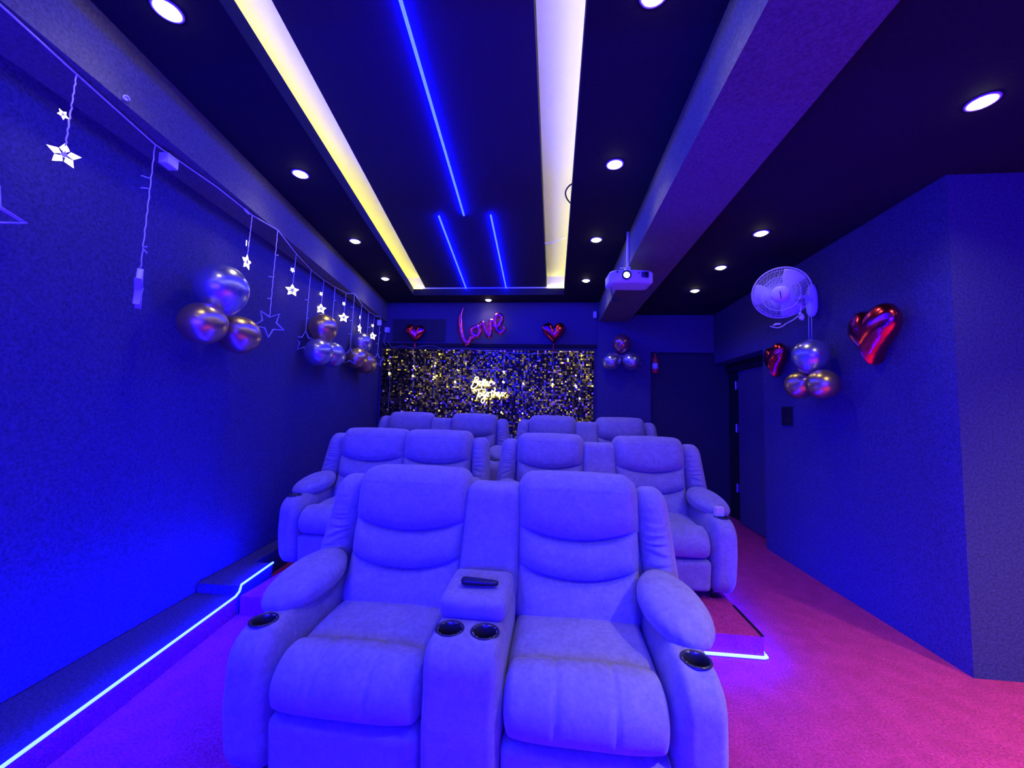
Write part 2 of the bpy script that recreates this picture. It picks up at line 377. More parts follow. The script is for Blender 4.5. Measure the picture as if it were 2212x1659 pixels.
# ================================================================== RECLINERS
SEATW = .555
def mk_mesh_cache():
    return {}
def groove(d, w): return math.exp(-(d/w)**2)
def lean(z): return (z-.44)*.30                    # backrests lean back
def back_fn(w):
    def fn(p):
        u = p.x/(w/2); z = p.z; x = p.x
        front = 1.0 if p.y < .02 else max(0.0, 1-(p.y-.02)/.05)
        s1 = .805 - .055*(1-u*u) + .010; s2 = .640 - .055*(1-u*u) + .012
        top, bot = 1.05, .42
        def sect(a, b): # rounded bulge between seams
            t = (z-a)/(b-a); t = min(1,max(0,t)); return (1-abs(2*t-1)**2.6)
        if z > s1: b = sect(s1, 1.10)*.060 + .012*min(1,(z-s1)/.05)
        elif z > s2: b = sect(s2, s1)*.045
        else: b = sect(.36, s2)*.045
        edge = 1-abs(u)**6
        y = p.y - (b*edge)*front + .022*(groove(z-s1,.0060)+groove(z-s2,.0060))*edge*front
        n = noise.noise(Vector((x*7, z*7, 1.3)))*.006*front
        zz = z + (.010*(1-u*u) if z > .98 else 0)
        # head section a little wider than the waist
        x2 = x*(1 + (.02 if z > .8 else 0) - .015*groove(z-.62,.12))
        return Vector((x2, y + n + lean(z), zz))
    return fn
def make_back(name, w, par, x, yb):
    bm = puff_bm((-w/2,-.055,.40),(w/2,.12,1.045),(.075,.07,.085),(34,6,170), back_fn(w))
    bmesh.ops.translate(bm, vec=(x,yb,0), verts=bm.verts[:])
    return obj(name, bm, M['fabric'], par, True)
def make_wing(par, x, yb, side, w=.155):
    def fn(p):
        z = p.z; n = noise.noise(Vector((p.x*9, z*30+side*5, 2.1)))
        wr = .0075*math.sin(z*170+n*5+p.x*14*side)*groove(z-.74,.13)*(1 if p.y<0 else 0)*max(0,1-abs(p.x+side*.02)/.07)
        x2 = p.x + side*(.97-z)*.085
        y2 = p.y - .035*math.cos(p.x/(w/2)*1.3) + wr
        return Vector((x2, y2 + lean(z), z))
    bm = puff_bm((-w/2,-.03,.46),(w/2,.15,.995),(.06,.075,.085),(14,8,110), fn)
    bmesh.ops.translate(bm, vec=(x,yb+.01,0), verts=bm.verts[:])
    return obj('side_wing', bm, M['fabric'], par, True)
def make_seat(par, x, w):
    def fn(p):
        u = p.x/(w/2)
        t = max(0,(p.z-.40)/.06)
        dz = (.012*(1-u*u) - .010*groove(p.y-.21,.04) + .018*groove(p.y-.42,.16) + .004*noise.noise(Vector((p.x*6,p.y*6,5))))*t
        g = -.006*(groove(abs(p.x)-.095,.007))*t*(groove(p.y-.24,.09))
        return Vector((p.x,p.y,p.z+dz+g))
    bm = puff_bm((-w/2+.003,.16,.30),(w/2-.003,.66,.452),(.05,.06,.06),(44,40,8), fn)
    bmesh.ops.translate(bm, vec=(x,0,0), verts=bm.verts[:])
    return obj('seat_cushion', bm, M['fabric'], par, True)
def make_foot(par, x, w):
    def fn(p):
        u = p.x/(w/2)
        f = 1 if p.y < .12 else max(0,1-(p.y-.12)/.06)
        g = groove(abs(p.x)-.095,.0065)
        a = math.atan2(p.z-.33, .12-p.y)
        bul = .022*(1-abs(u)**4)
        k = .013*g*min(1,max(0,(p.z-.31)/.04))
        d = Vector((0, -math.cos(a), math.sin(a)))*(bul-k)
        if p.z < .31: d *= max(.0,(p.z-.255)/.055)
        n = noise.noise(Vector((p.x*5, p.z*5+p.y*5, 9.3)))*.005
        return Vector((p.x, p.y + d.y*f + n, p.z + (d.z if p.z>.3 else 0)))
    bm = puff_bm((-w/2+.003,.0,.262),(w/2-.003,.225,.462),(.035,.115,.13),(56,18,20), fn)
    bmesh.ops.translate(bm, vec=(x,0,0), verts=bm.verts[:])
    return obj('footrest_cushion', bm, M['fabric'], par, True)
def make_lower(par, x, w):
    def fn(p):
        g = -.004*groove(abs(p.x)-.095,.008)
        n = noise.noise(Vector((p.x*6, p.z*6, 3)))*.006
        return Vector((p.x, p.y + (.26-p.z)*.10 - g*0 + n, p.z))
    bm = puff_bm((-w/2+.003,.012,.055),(w/2-.003,.13,.268),(.03,.04,.03),(36,5,14), fn)
    bmesh.ops.translate(bm, vec=(x,0,0), verts=bm.verts[:])
    return obj('lower_panel', bm, M['fabric'], par, True)
def cup(par, x, y, z, r=.046):
    o = lathe('cup_holder', [(r*.84,-.065),(r*.86,-.01),(r*.93,.000),(r*1.00,.0035),(r*1.08,.003),(r*1.12,-.002)], M['cup'], par, 28, (x,y,z))
    lathe('cup_bottom', [(0,-.064),(r*.84,-.065)], M['dark'], o, 28, (x,y,z))
    return o
def make_arm(par, x, side, w):
    cx_, cy_ = .008*side, .105
    def fn(p):
        y = p.y
        if p.y < .25: y += max(0,(.30-p.z))*.10*(1-p.y/.25)
        x2 = p.x + side*.004*math.sin(max(0,min(1,(p.z-.1)/.4))*PI)*(1 if p.y<.4 else .5)
        n = noise.noise(Vector((p.x*8+side, p.y*5, p.z*6)))*.004
        return Vector((x2+n, y, p.z))
    keep = lambda m: not (m.z > .53 and (m.x-cx_)**2+(m.y-cy_)**2 < .043**2)
    bm = puff_bm((-w/2,-.012,.04),(w/2,.80,.545),(.045,.11,.12),(20,64,36), fn, keep)
    bmesh.ops.translate(bm, vec=(x,0,0), verts=bm.verts[:])
    o = obj('arm', bm, M['fabric'], par, True)
    cup(o, x+cx_, cy_, .545)
    return o
def make_pad(par, x, side):
    L, W, H = .425, .262, .155
    def fn(p):
        t = p.y/(L/2)
        wd = 1 - .18*max(0,t)**2 - .06*max(0,-t)**2
        pipe = .0035*groove(p.z+.012,.006)
        x = p.x*wd; r = Vector((p.x, 0, p.z)); 
        sgn = 1 if p.x > 0 else -1
        x -= sgn*pipe*(1 if abs(p.x) > W*.3 else 0)
        wr = .0035*math.sin(p.x*120+noise.noise(Vector((p.x*10,p.y*10,0)))*4)*groove(t+.85,.22)
        return Vector((x, p.y, p.z*(1+.10*t) + wr + .012*t))
    bm = puff_bm((-W/2,-L/2,-H/2),(W/2,L/2,H/2),(.128,.205,.076),(26,48,18), fn)
    R = Matrix.Rotation(side*.16,4,'Z') @ Matrix.Rotation(.13,4,'X') @ Matrix.Rotation(side*.10,4,'Y')
    bmesh.ops.transform(bm, matrix=Matrix.Translation((x,.372,.588)) @ R, verts=bm.verts[:])
    return obj('arm_pad', bm, M['fabric'], par, True)
def make_console(par, x, w, yb):
    def fnb(p):
        y = p.y
        if p.y < .25: y += max(0,(.30-p.z))*.10*(1-p.y/.25)
        return Vector((p.x + noise.noise(Vector((p.x*8, p.y*5, p.z*6)))*.003, y, p.z))
    cs = [(-.064,.115),(.064,.115)]
    keep = lambda m: not (m.z > .555 and any((m.x-a)**2+(m.y-b)**2 < .044**2 for a,b in cs))
    bm = puff_bm((-w/2,-.012,.04),(w/2,.60,.568),(.035,.09,.085),(44,52,30), fnb, keep)
    bmesh.ops.translate(bm, vec=(x,0,0), verts=bm.verts[:])
    o = obj('console_box', bm, M['fabric'], par, True)
    for a,b in cs: cup(o, x+a, b, .568, .048)
    def fnl(p): return Vector((p.x*(1-.10*max(0,-(p.y-.30))), p.y, p.z + .06*(p.y-.18)*(1 if p.z>.6 else .0)))
    bm = puff_bm((-w/2+.004,.175,.562),(w/2-.004,.46,.640),(.03,.04,.03),(16,18,8), fnl)
    bmesh.ops.translate(bm, vec=(x,0,0), verts=bm.verts[:])
    obj('console_lid', bm, M['fabric'], par, True)
    def fn(p): return Vector((p.x*(1+.08*(1-(p.z-.5)/.5)), p.y + lean(p.z)*1.05 - .012*math.cos(p.x/(w/2)), p.z))
    wb = w-.012
    bm = puff_bm((-wb/2,-.075,.50),(wb/2,.12,.985),(.025,.04,.04),(12,6,24), fn)
    bmesh.ops.translate(bm, vec=(x,yb,0), verts=bm.verts[:])
    obj('console_back', bm, M['fabric'], par, True)
def make_loveseat(label, console, loc, rz, group, sw=SEATW, arm=.165, cw=.27):
    t = thing('recliner_loveseat', label, 'recliner sofa', loc, rz, group)
    gap = cw if console else 0.0
    YB_ = .535
    for s in (-1,1):
        x = s*(gap/2+sw/2)
        make_seat(t, x, sw); make_foot(t, x, sw); make_lower(t, x, sw)
        make_back('backrest', sw+.022, t, x, YB_)
        xa = s*(gap/2+sw+arm/2)
        make_arm(t, xa, s, arm); make_pad(t, xa+s*.008, s)
        make_wing(t, s*(gap/2+sw+.080), YB_, s)
    half = gap/2+sw
    if console: make_console(t, 0, cw, YB_)
    def fn(p): return Vector((p.x, p.y+lean(p.z)*.9, p.z))
    bm = puff_bm((-half-.10,.60,.05),(half+.10,.735,.955),(.05,.05,.05),(10,4,14), fn)
    obj('back_shell', bm, M['fabric'], t, True)
    bm = bmesh.new()
    bm.free()
    for sx in (-1,1):
        for y in (.12,.66): lathe('glide_foot', [(0,0),(.022,0),(.026,.06),(0,.06)], M['black'], t, 12, (sx*(half+.04),y,0))
    return t
row1 = make_loveseat('nearest grey two-seat recliner with a centre console, alone in the front row', True, (-.285,1.335,0), -.012, 'grey recliner sofas')
row2l = make_loveseat('grey recliner with two adjoining seats and no console, left one on the middle platform', False, (-1.302,2.84,.12), 0, 'grey recliner sofas', .59, .15)
row2r = copy_tree(row1); row2r.location = (.408,2.82,.1205); row2r.rotation_euler.z = -.01
row2r['label'] = 'grey two-seat recliner with a console, right one on the middle platform beside the red aisle'
row3l = copy_tree(row1); row3l.location = (-1.385,4.30,.2705); row3l.rotation_euler.z = 0
row3l['label'] = 'grey console recliner in the rear row, left one, in front of the neon sign'
row3r = copy_tree(row1); row3r.location = (.437,4.30,.2705); row3r.rotation_euler.z = 0
row3r['label'] = 'grey console recliner in the rear row, right one, reaching past the sequin panel'

# ================================================================== SEQUIN WALL
px0, px1 = -2.585, .612
sp = thing('sequin_panel', 'shimmering gold and black sequin panel filling the bay of the back wall', 'wall decoration', (-1,YB-.02,0))
box('backing_board', (px0+1,-.012,.30), (px1+1,.01,2.30), M['backing'], sp)
bm = bmesh.new(); rs = random.Random(3)
S = .0275; nx_ = int((px1-px0)/S); nz_ = int((2.295-.95)/S)
for i in range(nx_):
    for k in range(nz_):
        x = px0+1+(i+.5)*S; z = .95+(k+.5)*S
        col = noise.noise(Vector((x*1.6, 3.3, z*2.2)))
        ax = rs.gauss(.20+.10*noise.noise(Vector((x*2.5,z*2.5,7))), .17); az = rs.gauss(.10*noise.noise(Vector((x*2,z*3,1))), .16)
        if rs.random() < .06: ax += rs.uniform(-.4,.5); az += rs.uniform(-.5,.5)
        h = S*.44; ux = Vector((math.cos(az), math.sin(az), 0)); uz = Vector((0, math.sin(ax), math.cos(ax)))
        c = Vector((x, -.022, z))
        hh = h*.8
        vs = [bm.verts.new(c + ux*a + uz*b) for a,b in ((-h,-hh),(-hh,-h),(hh,-h),(h,-hh),(h,hh),(hh,h),(-hh,h),(-h,hh))]
        f = bm.faces.new(vs); f.material_index = 0 if rs.random() < (.46 + .35*col + .12*(1-(z-.95)/1.3)) else 1
q = obj('sequins', bm, [M['sequin'], M['sequin_dark']], sp); q['kind'] = 'stuff'

# fairy light curtain over the sequin panel
fc = thing('fairy_light_curtain', 'thin fairy light curtain hanging over the sequin panel', 'string light', (-1,YB-.06,2.3))
Yc = YB-.06
def c_pt(px,py): p = at_y(px,py,Yc); return p - Vector((-1,Yc,2.3))
tube('top_wire', catmull([c_pt(*p) for p in [(838,737),(848,750),(870,747),(893,752),(915,747),(941,748),(960,756),(1000,752),(1040,757),(1080,758),(1130,764),(1190,762),(1240,759),(1262,766),(1283,768)]],5), .0018, M['wire'], fc, 5)
def strand_bulbs(pts, bulbs):
    s_ = tube('strand', catmull([c_pt(*p) for p in pts],5), .0014, M['wire'], fc, 5)
    for bx,by,r in bulbs:
        bm = bmesh.new(); bmesh.ops.create_icosphere(bm, subdivisions=2, radius=r); p = c_pt(bx,by)
        bmesh.ops.translate(bm, vec=p, verts=bm.verts[:]); obj('bulb', bm, M['bulb'], s_, True)
strand_bulbs([(841,756),(840,790),(842,830),(838,890)], [(841,806,.014),(842,785,.008)])
strand_bulbs([(893,755),(894,790),(892,812),(892,850)], [(892,812,.014),(893,791,.010)])
strand_bulbs([(937,755),(938,800),(937,815),(936,860)], [(937,814,.011),(939,790,.008)])
strand_bulbs([(989,760),(988,795),(983,825),(982,850)], [(983,825,.015),(988,799,.007)])
strand_bulbs([(1022,795),(1020,850),(1019,892)], [(1020,862,.008)])
strand_bulbs([(1089,760),(1088,800),(1087,826),(1083,892)], [(1087,825,.014),(1088,803,.011),(1083,891,.012)])
strand_bulbs([(1142,765),(1143,790),(1130,828),(1129,860),(1131,890)], [(1130,828,.011),(1129,893,.009)])
strand_bulbs([(1194,762),(1195,800),(1194,830),(1194,890)], [(1194,830,.013),(1193,820,.008)])
strand_bulbs([(1246,762),(1250,780),(1256,795),(1253,830),(1252,862),(1250,880)], [(1243,833,.013),(1252,861,.012),(1244,811,.009)])

# neon lettering
ns = thing('neon_sign', 'lit warm white neon sign reading Better Together on the sequin panel', 'neon sign', (-.9,YB-.09,1.6))
def neon(name, strokes, par):
    bm = bmesh.new()
    for st in strokes:
        pts = [at_y(980+X/15.08, 790+Y/15.08, YB-.09) - Vector((-.9,YB-.09,1.6)) for X,Y in st]
        add_tube(bm, catmull(pts,5), .0066, 7)
    return obj(name, bm, M['neon'], par, True)
neon('word_better', [
 [(700,400),(660,520),(600,640),(570,700),(600,745),(680,720),(770,640),(780,570),(705,530),(790,460),(805,395),(750,365),(690,395)],
 [(800,600),(860,560),(865,505),(825,505),(810,570),(845,625),(905,600)],
 [(965,425),(935,560),(905,735)],[(885,525),(1015,490)],
 [(1030,430),(990,560),(975,645),(1010,650)],
 [(1045,600),(1105,565),(1110,520),(1065,520),(1045,580),(1075,645),(1130,630)],
 [(1180,505),(1160,590),(1150,655)],[(1165,580),(1205,520),(1260,510),(1300,565),(1345,595)]], ns)
neon('word_together', [
 [(630,830),(760,790),(900,760),(1050,790)],[(830,800),(785,950),(740,1100)],
 [(870,880),(820,940),(850,1000),(905,960),(900,895),(860,880)],
 [(1020,890),(965,890),(945,950),(990,985),(1040,925),(1025,1050),(980,1190),(920,1200),(900,1130),(965,1050),(1060,980)],
 [(1080,950),(1140,920),(1130,870),(1085,880),(1070,950),(1110,1000),(1165,980)],
 [(1250,790),(1235,950),(1225,1060)],[(1170,870),(1330,830)],
 [(1360,730),(1320,860),(1300,990)],[(1310,930),(1360,870),(1390,900),(1385,985)],
 [(1420,950),(1480,920),(1470,860),(1425,880),(1410,950),(1455,1000),(1510,980)],
 [(1560,860),(1545,990)],[(1550,930),(1590,880),(1640,880)],[(1580,1000),(1650,920),(1700,870)]], ns)
bm = bmesh.new()
def n_pt(X,Y): return at_y(980+X/15.08, 790+Y/15.08, YB-.085) - Vector((-.9,YB-.09,1.6))
add_tube(bm, [n_pt(640,110),n_pt(1380,140)], .003, 6)
obj('hanging_bar', bm, M['wire'], ns, True)
tube('suspension_wire', [n_pt(680,115), n_pt(690,390)], .0022, M['wire'], ns, 5)
tube('suspension_wire', [n_pt(1350,140), n_pt(1340,740)], .0022, M['wire'], ns, 5)

# ================================================================== BALLOONS
def balloon_mesh(r):
    prof = []
    n = 30
    for i in range(n+1):
        a = PI*i/n; z = math.cos(a); rad = math.sin(a)
        k = 1.0
        if z < 0: z = z*1.16; k = 1-.10*(-z)**2.2*.7
        prof.append((max(0,rad*r*k), z*r))
    bm = bmesh.new(); add_lathe(bm, prof, 48); bmesh.ops.remove_doubles(bm, verts=bm.verts[:], dist=1e-5)
    bmesh.ops.recalc_face_normals(bm, faces=bm.faces[:]); return bm
def orient(o, d):   # knot (local -Z) towards d
    o.rotation_mode = 'QUATERNION'; o.rotation_quaternion = Vector((0,0,-1)).rotation_difference(Vector(d).normalized())
def balloon(pos, r, m, knot_dir, label, group):
    t = thing('latex_balloon', label, 'balloon', pos, 0, group)
    r *= .975
    obj('balloon_skin', balloon_mesh(r), m, t, True)
    lathe('knot', [(0,-r*1.14),(r*.06,-r*1.16),(r*.04,-r*1.20),(r*.10,-r*1.24),(0,-r*1.25)], m, t, 12)
    orient(t, knot_dir); return t
def cluster(c3, items, group):
    cen = sum((p for p,_,_,_ in items), Vector())/len(items)
    for p, r, m, lab in items: balloon(p, r, M[m], cen-p, lab, group)
def depth(p): return (Vector(p)-CAMP).dot(fwd)
def bl(px,py,off,b): p = at_left(px,py,off); return p, b/F_PX*depth(p)
g = 'balloon cluster nearest the camera on the left wall'
p1,r1 = bl(478,623,.19,53); p2,r2 = bl(438,699,.19,46); p3,r3 = bl(505,721,.15,42)
p3 += Vector((0,.05,0))
cluster(0, [(p1,r1,'silver','big silver balloon on top of the nearest left wall cluster'),(p2,r2,'gold','gold balloon at the lower left of the nearest left wall cluster'),(p3,r3,'gold','gold balloon at the lower right of the nearest left wall cluster, partly hidden')], g)
g = 'middle balloon cluster on the left wall'
p1,r1 = bl(698,708,.16,30); p2,r2 = bl(688,761,.17,30); p3,r3 = bl(717,767,.14,28)
cluster(0, [(p1,r1,'gold','gold balloon topping the middle cluster on the left wall'),(p2,r2,'silver','silver balloon at the lower left of the middle left wall cluster'),(p3,r3,'silver','silver balloon at the lower right of the middle left wall cluster')], g)
g = 'farthest balloon cluster on the left wall'
p1,r1 = bl(782,739,.15,21); p2,r2 = bl(771,774,.15,23); p3,r3 = bl(790,785,.14,23)
cluster(0, [(p1,r1,'silver','silver balloon topping the farthest cluster on the left wall'),(p2,r2,'gold','gold balloon at the lower left of the farthest left wall cluster'),(p3,r3,'gold','gold balloon at the lower right of the farthest left wall cluster')], g)
g = 'balloon cluster on the back wall column'
def bb(px,py,b,y=YB-.19): p = at_y(px,py,y); return p, b/F_PX*depth(p)
p1,r1 = bb(1343,741,20); p2,r2 = bb(1320,781,20); p3,r3 = bb(1365,781,20)
cluster(0, [(p1,r1,'rose','rose coloured balloon above two silver ones on the back wall'),(p2,r2,'silver','silver balloon at the lower left of the back wall cluster'),(p3,r3,'silver','silver balloon at the lower right of the back wall cluster')], g)
g = 'balloon cluster under the wall fan'
def br(px,py,b,x): p = at_x(px,py,x); return p, b/F_PX*depth(p)
p1,r1 = br(1751,768,36,XR-.17); p2,r2 = br(1728,832,30,XR-.17); p3,r3 = br(1778,830,32,XR-.17)
cluster(0, [(p1,r1,'silver','silver balloon hanging from cords below the wall fan'),(p2,r2,'gold','gold balloon at the lower left of the right wall cluster'),(p3,r3,'gold','gold balloon at the lower right of the right wall cluster')], g)

# foil hearts
def heart(pos, size, yaw, tilt, roll, label, seed, tail=True, thick=.22):
    t = thing('heart_balloon', label, 'foil balloon', pos, 0, 'red foil heart balloons')
    nt_, nr = 96, 16; H = []
    for i in range(nt_):
        a = 2*PI*i/nt_; x = 16*math.sin(a)**3; z = 13*math.cos(a)-5*math.cos(2*a)-2*math.cos(3*a)-math.cos(4*a)
        H.append(Vector((x/32*size, 0, (z+2)/32*size*1.04)))
    bm = bmesh.new()
    for sgn in (-1,1):
        c = bm.verts.new((0, sgn*size*thick, 0)); prev = None
        for j in range(1,nr+1):
            f = math.sin(PI/2*j/nr); ring = []
            for i in range(nt_):
                th = size*thick*math.sqrt(max(0,1-f**2.4))
                wr = size*.012*math.sin(i*1.9+seed)*f**6*(1-f**40) + size*.010*noise.noise(Vector((i*.35+seed, j*.3, sgn)))*f**2
                p = H[i]*f
                # crease between the two lobes
                cr = math.exp(-(p.x/(size*.05))**2)*max(0,p.z/size)*size*.25*math.sqrt(max(0,1-f))
                ring.append(bm.verts.new((p.x, sgn*max(0,(th+wr-cr)), p.z)))
            for i in range(nt_):
                k = (i+1)%nt_
                if prev is None: bm.faces.new((c,ring[i],ring[k]))
                else: bm.faces.new((prev[i],ring[i],ring[k],prev[k]))
            prev = ring
    bmesh.ops.remove_doubles(bm, verts=bm.verts[:], dist=1e-4)
    bmesh.ops.recalc_face_normals(bm, faces=bm.faces[:])
    obj('foil_body', bm, M['foil'], t, True)
    if tail:
        z0 = -size*.49
        lathe('filling_neck', [(.010*size/.3,z0+.02),(.008,z0-.01),(.013,z0-.04),(.011,z0-.075),(.0,z0-.078)], M['foil'], t, 14)
    t.rotation_euler = (tilt, roll, yaw)
    return t
p = at_y(897,721,YB-.13); heart(p, .30, .45, 0, 0, 'red foil heart balloon left of the Love balloon on the back wall', 1)
p = at_y(1196,720,YB-.13); heart(p, .34, -.05, 0, 0, 'red foil heart balloon right of the Love balloon on the back wall', 2)
p = at_x(1675,779,XR-.07); heart(p, .34, -1.62, 0, -.10, 'smaller looking red foil heart balloon left of the cords under the fan', 3, False)
p = at_x(1887,724,XR-.10); heart(p, .42, -1.66, 0, .0, 'big red foil heart balloon rightmost on the right wall', 5, False)

# Love script balloon
lv = thing('script_balloon', 'magenta foil script balloon spelling Love above the sequin panel', 'foil balloon', at_y(1040,715,YB-.12))
def lp(X,Y,dy=0): return at_y(960+X/11.85, 640+Y/11.85, YB-.12+dy) - lv.location
def fat(name, st, r, closed=False, taper=None):
    pts = catmull([lp(*p) for p in st], 8, closed); n = len(pts); rr = []
    for i in range(n):
        t = i/(n-1); q = r
        if taper: q = taper(t)
        q *= 1.22
        rr.append(q*(1+.02*math.sin(i*.9)))
    bm = bmesh.new(); add_tube(bm, pts, rr, 16, closed); bmesh.ops.recalc_face_normals(bm, faces=bm.faces[:])
    return obj(name, bm, M['lovefoil'], lv, True)
fat('letter_l', [(485,285),(440,400),(405,560),(405,740),(430,930),(480,1080),(560,1190),(640,1150),(690,1060),(760,1030)], .03, False, lambda t: .006+.030*min(1,t*3.2)*(1-.25*t))
fat('letter_o', [(800,790),(705,850),(700,950),(780,1010),(870,990),(905,900),(870,810)], .030, True)
fat('letter_v', [(830,820),(920,740),(985,690),(1020,800),(1075,920),(1145,1020),(1180,900),(1170,760),(1180,650),(1250,640)], .030, False, lambda t: .018+.012*math.sin(min(1,t*4)*PI/2))
fat('letter_e', [(1240,740),(1330,780),(1430,700),(1465,590),(1440,500),(1370,480),(1310,560),(1290,700),(1330,840),(1430,930),(1520,860),(1520,760)], .027, False, lambda t: .016+.012*math.sin(min(1,(1-t)*5)*PI/2))
lathe('filling_neck', [(0,.02),(.012,.0),(.010,-.03),(0,-.035)], M['lovefoil'], lv, 12, tuple(lp(550,1240)))

# ================================================================== STAR STRING LIGHT
sl = thing('star_string_light', 'star shaped string light strung under the left beam with lit and unlit stars', 'string light', (-2.1,2.5,2.69))
O_ = Vector((-2.1,2.5,2.69))
def bt(px,py,off=.20): return at_left(px,py,off)
hang = [(0,10),(165,160),(335,312),(470,405),(545,465),(600,497),(640,548),(672,582),(700,605),(724,620),(748,633),(766,635),(782,658),(797,673),(809,682),(822,684)]
def wp(px,py): p = at_z(px,py,2.685); return p
W_ = {h: wp(*h) for h in hang}
tube('main_wire', [W_[h]-O_ + Vector((0,0,0)) for h in hang], .0042, M['wire'], sl, 6)
tube('main_wire', [at_z(0,10,2.685)-O_, at_z(0,10,2.685)-O_+Vector((.17,-.9,0))], .0042, M['wire'], sl, 6)
def strand(top, endpx, yaw_only=None, twigs=()):
    """hangs straight down from the wire to the height seen at endpx"""
    a = W_[top]; r = ray(*endpx); t = a.y/r.y; z = (CAMP + r*t).z
    pts = []; n = 26
    b = Vector((a.x - .015, a.y, z))
    for i in range(n+1):
        q = a.lerp(b, i/n); pts.append(q - O_ + Vector((.0018*math.sin(i*2.3), .0018*math.cos(i*2.3), 0)))
    s_ = tube('strand', pts, .0030, M['wire'], sl, 5)
    for f,dx,dz in twigs:
        q = a.lerp(b,f)-O_; tube('bud', [q, q+Vector((dx,-.01,dz))], [.0025,.0042], M['wire'], s_, 6)
    return b, s_
def face_cam(p, off=0):   # yaw so that local -Y looks to the camera (plus an offset)
    return math.atan2(-p.x, -(0-p.y))*0 + math.atan2(p.x-0, -(p.y-0)) + PI + off
def star_pts(R, r, rot=0):
    return [Vector((math.sin(rot+PI*i/5)*(R if i%2==0 else r), 0, math.cos(rot+PI*i/5)*(R if i%2==0 else r))) for i in range(10)]
def place(bm, p, yaw, roll=0):
    bmesh.ops.transform(bm, matrix=Matrix.Translation(p-O_) @ Matrix.Rotation(yaw,4,'Z') @ Matrix.Rotation(roll,4,'Y'), verts=bm.verts[:])
def lit_star(p, R, yaw, par, small=False, roll=0):
    bm = bmesh.new()
    for k in range(5):   # five faceted petals
        a = 2*PI*k/5; d = Vector((math.sin(a),0,math.cos(a))); s_ = Vector((math.cos(a),0,-math.sin(a)))
        v = [d*R*.16, d*R*.46+s_*R*.29, d*R*1.0, d*R*.46-s_*R*.29, d*R*.52+Vector((0,-R*.16,0)), d*R*.52+Vector((0,R*.16,0))]
        V = [bm.verts.new(q) for q in v]
        for A,B in ((0,1),(1,2),(2,3),(3,0)): bm.faces.new((V[A],V[B],V[4])); bm.faces.new((V[B],V[A],V[5]))
    place(bm, p, yaw, roll); bmesh.ops.recalc_face_normals(bm, faces=bm.faces[:])
    o = obj('lit_star', bm, M['starlit'], par)
    bm = bmesh.new(); add_lathe(bm, [(0,-R*.07),(R*.2,-R*.07),(R*.2,R*.07),(0,R*.07)], 12, M4=Matrix.Rotation(PI/2,4,'X'))
    place(bm, p, yaw, roll); obj('star_centre', bm, M['clearstar'], o)
    return o
def open_star(p, R, yaw, par, roll=0):
    bm = bmesh.new(); P = star_pts(R, R*.46)
    for dy in (-.009, .009): add_tube(bm, [q+Vector((0,dy,0)) for q in P], .0034, 5, True)
    A = [bm.verts.new(q*1.02+Vector((0,-.010,0))) for q in P]; B = [bm.verts.new(q*1.02+Vector((0,.010,0))) for q in P]
    for i in range(10): bm.faces.new((A[i],A[(i+1)%10],B[(i+1)%10],B[i]))
    place(bm, p, yaw, roll); bmesh.ops.recalc_face_normals(bm, faces=bm.faces[:])
    return obj('unlit_star', bm, M['clearstar'], par)
def yaw_of(p): return math.atan2(p.x, -p.y) if False else -math.atan2(p.x, p.y)
def lit(top, small, big, R, off=0, roll=0):
    b, s_ = strand(top, (big[0], big[1]-1))
    r = ray(*small); zs = (CAMP + r*(b.y/r.y)).z
    q = Vector((b.x+.004,b.y-.02,zs)); lit_star(q, R*.42, yaw_of(q)+off+.5, s_, roll=.5)
    c = Vector((b.x,b.y,b.z)); lit_star(c - Vector((0,0,0)), R, yaw_of(c)+off, s_, roll=roll)
lit((165,160),(155,255),(150,335),.050,.1)
lit((545,465),(560,527),(551,567),.056,1.05)
lit((640,548),(641,585),(636,628),.056,.15)
lit((700,605),(703,636),(692,668),.056,.3)
lit((748,633),(743,657),(742,687),.060,.2)
lit((782,658),(779,686),(777,710),.060,1.15)
lit((809,682),(808,704),(806,727),.060,.2)
def unlit(top, c, R, off=0, roll=0, twigs=()):
    a = W_[top]; r = ray(*c); z = (CAMP + r*(a.y/r.y)).z; topz = z + R*(1 if abs(roll)<.3 else .55)
    # strand ends on the star's upper edge
    b = Vector((a.x-.015,a.y,topz)); pts = [a.lerp(b,i/26)-O_+Vector((.0018*math.sin(i*2.3),.0018*math.cos(i*2.3),0)) for i in range(27)]
    s_ = tube('strand', pts, .0030, M['wire'], sl, 5)
    for f,dx,dz in twigs:
        q = a.lerp(b,f)-O_; tube('bud', [q, q+Vector((dx,-.01,dz))], [.0025,.0042], M['wire'], s_, 6)
    p_ = Vector((b.x,b.y,z)); open_star(p_, R, yaw_of(p_)+off, s_, roll)
unlit((335,312),(307,625),.105,1.50,0,[(.28,-.045,.012),(.36,-.04,0),(.84,.035,-.025),(.83,.03,0)])
unlit((600,497),(590,699),.105,.25,PI/5,[(.30,.03,0),(.55,-.03,0),(.8,-.025,0)])
unlit((672,582),(657,738),.105,.2,0,[(.5,-.03,0),(.8,.02,0)])
unlit((724,620),(720,760),.105,.3,0,[(.25,.03,0),(.6,-.03,0)])
unlit((766,635),(760,770),.105,.15,0,[(.25,-.03,0),(.5,-.03,0),(.75,-.03,0)])
unlit((797,673),(795,775),.100,.3,0,[(.4,.04,0)])
unlit((822,684),(819,778),.105,.5,0,[(.45,.03,0),(.75,-.03,0)])
a = at_left(-42,452,.20); open_star(a, .105, yaw_of(a)+.3, sl, PI/2)
p = at_z(365,343,2.66)
bm = bmesh.new(); add_box(bm, (-.026,-.036,-.030),(.026,.036,.030)); bmesh.ops.bevel(bm, geom=bm.edges[:], offset=.004, segments=2, affect='EDGES')
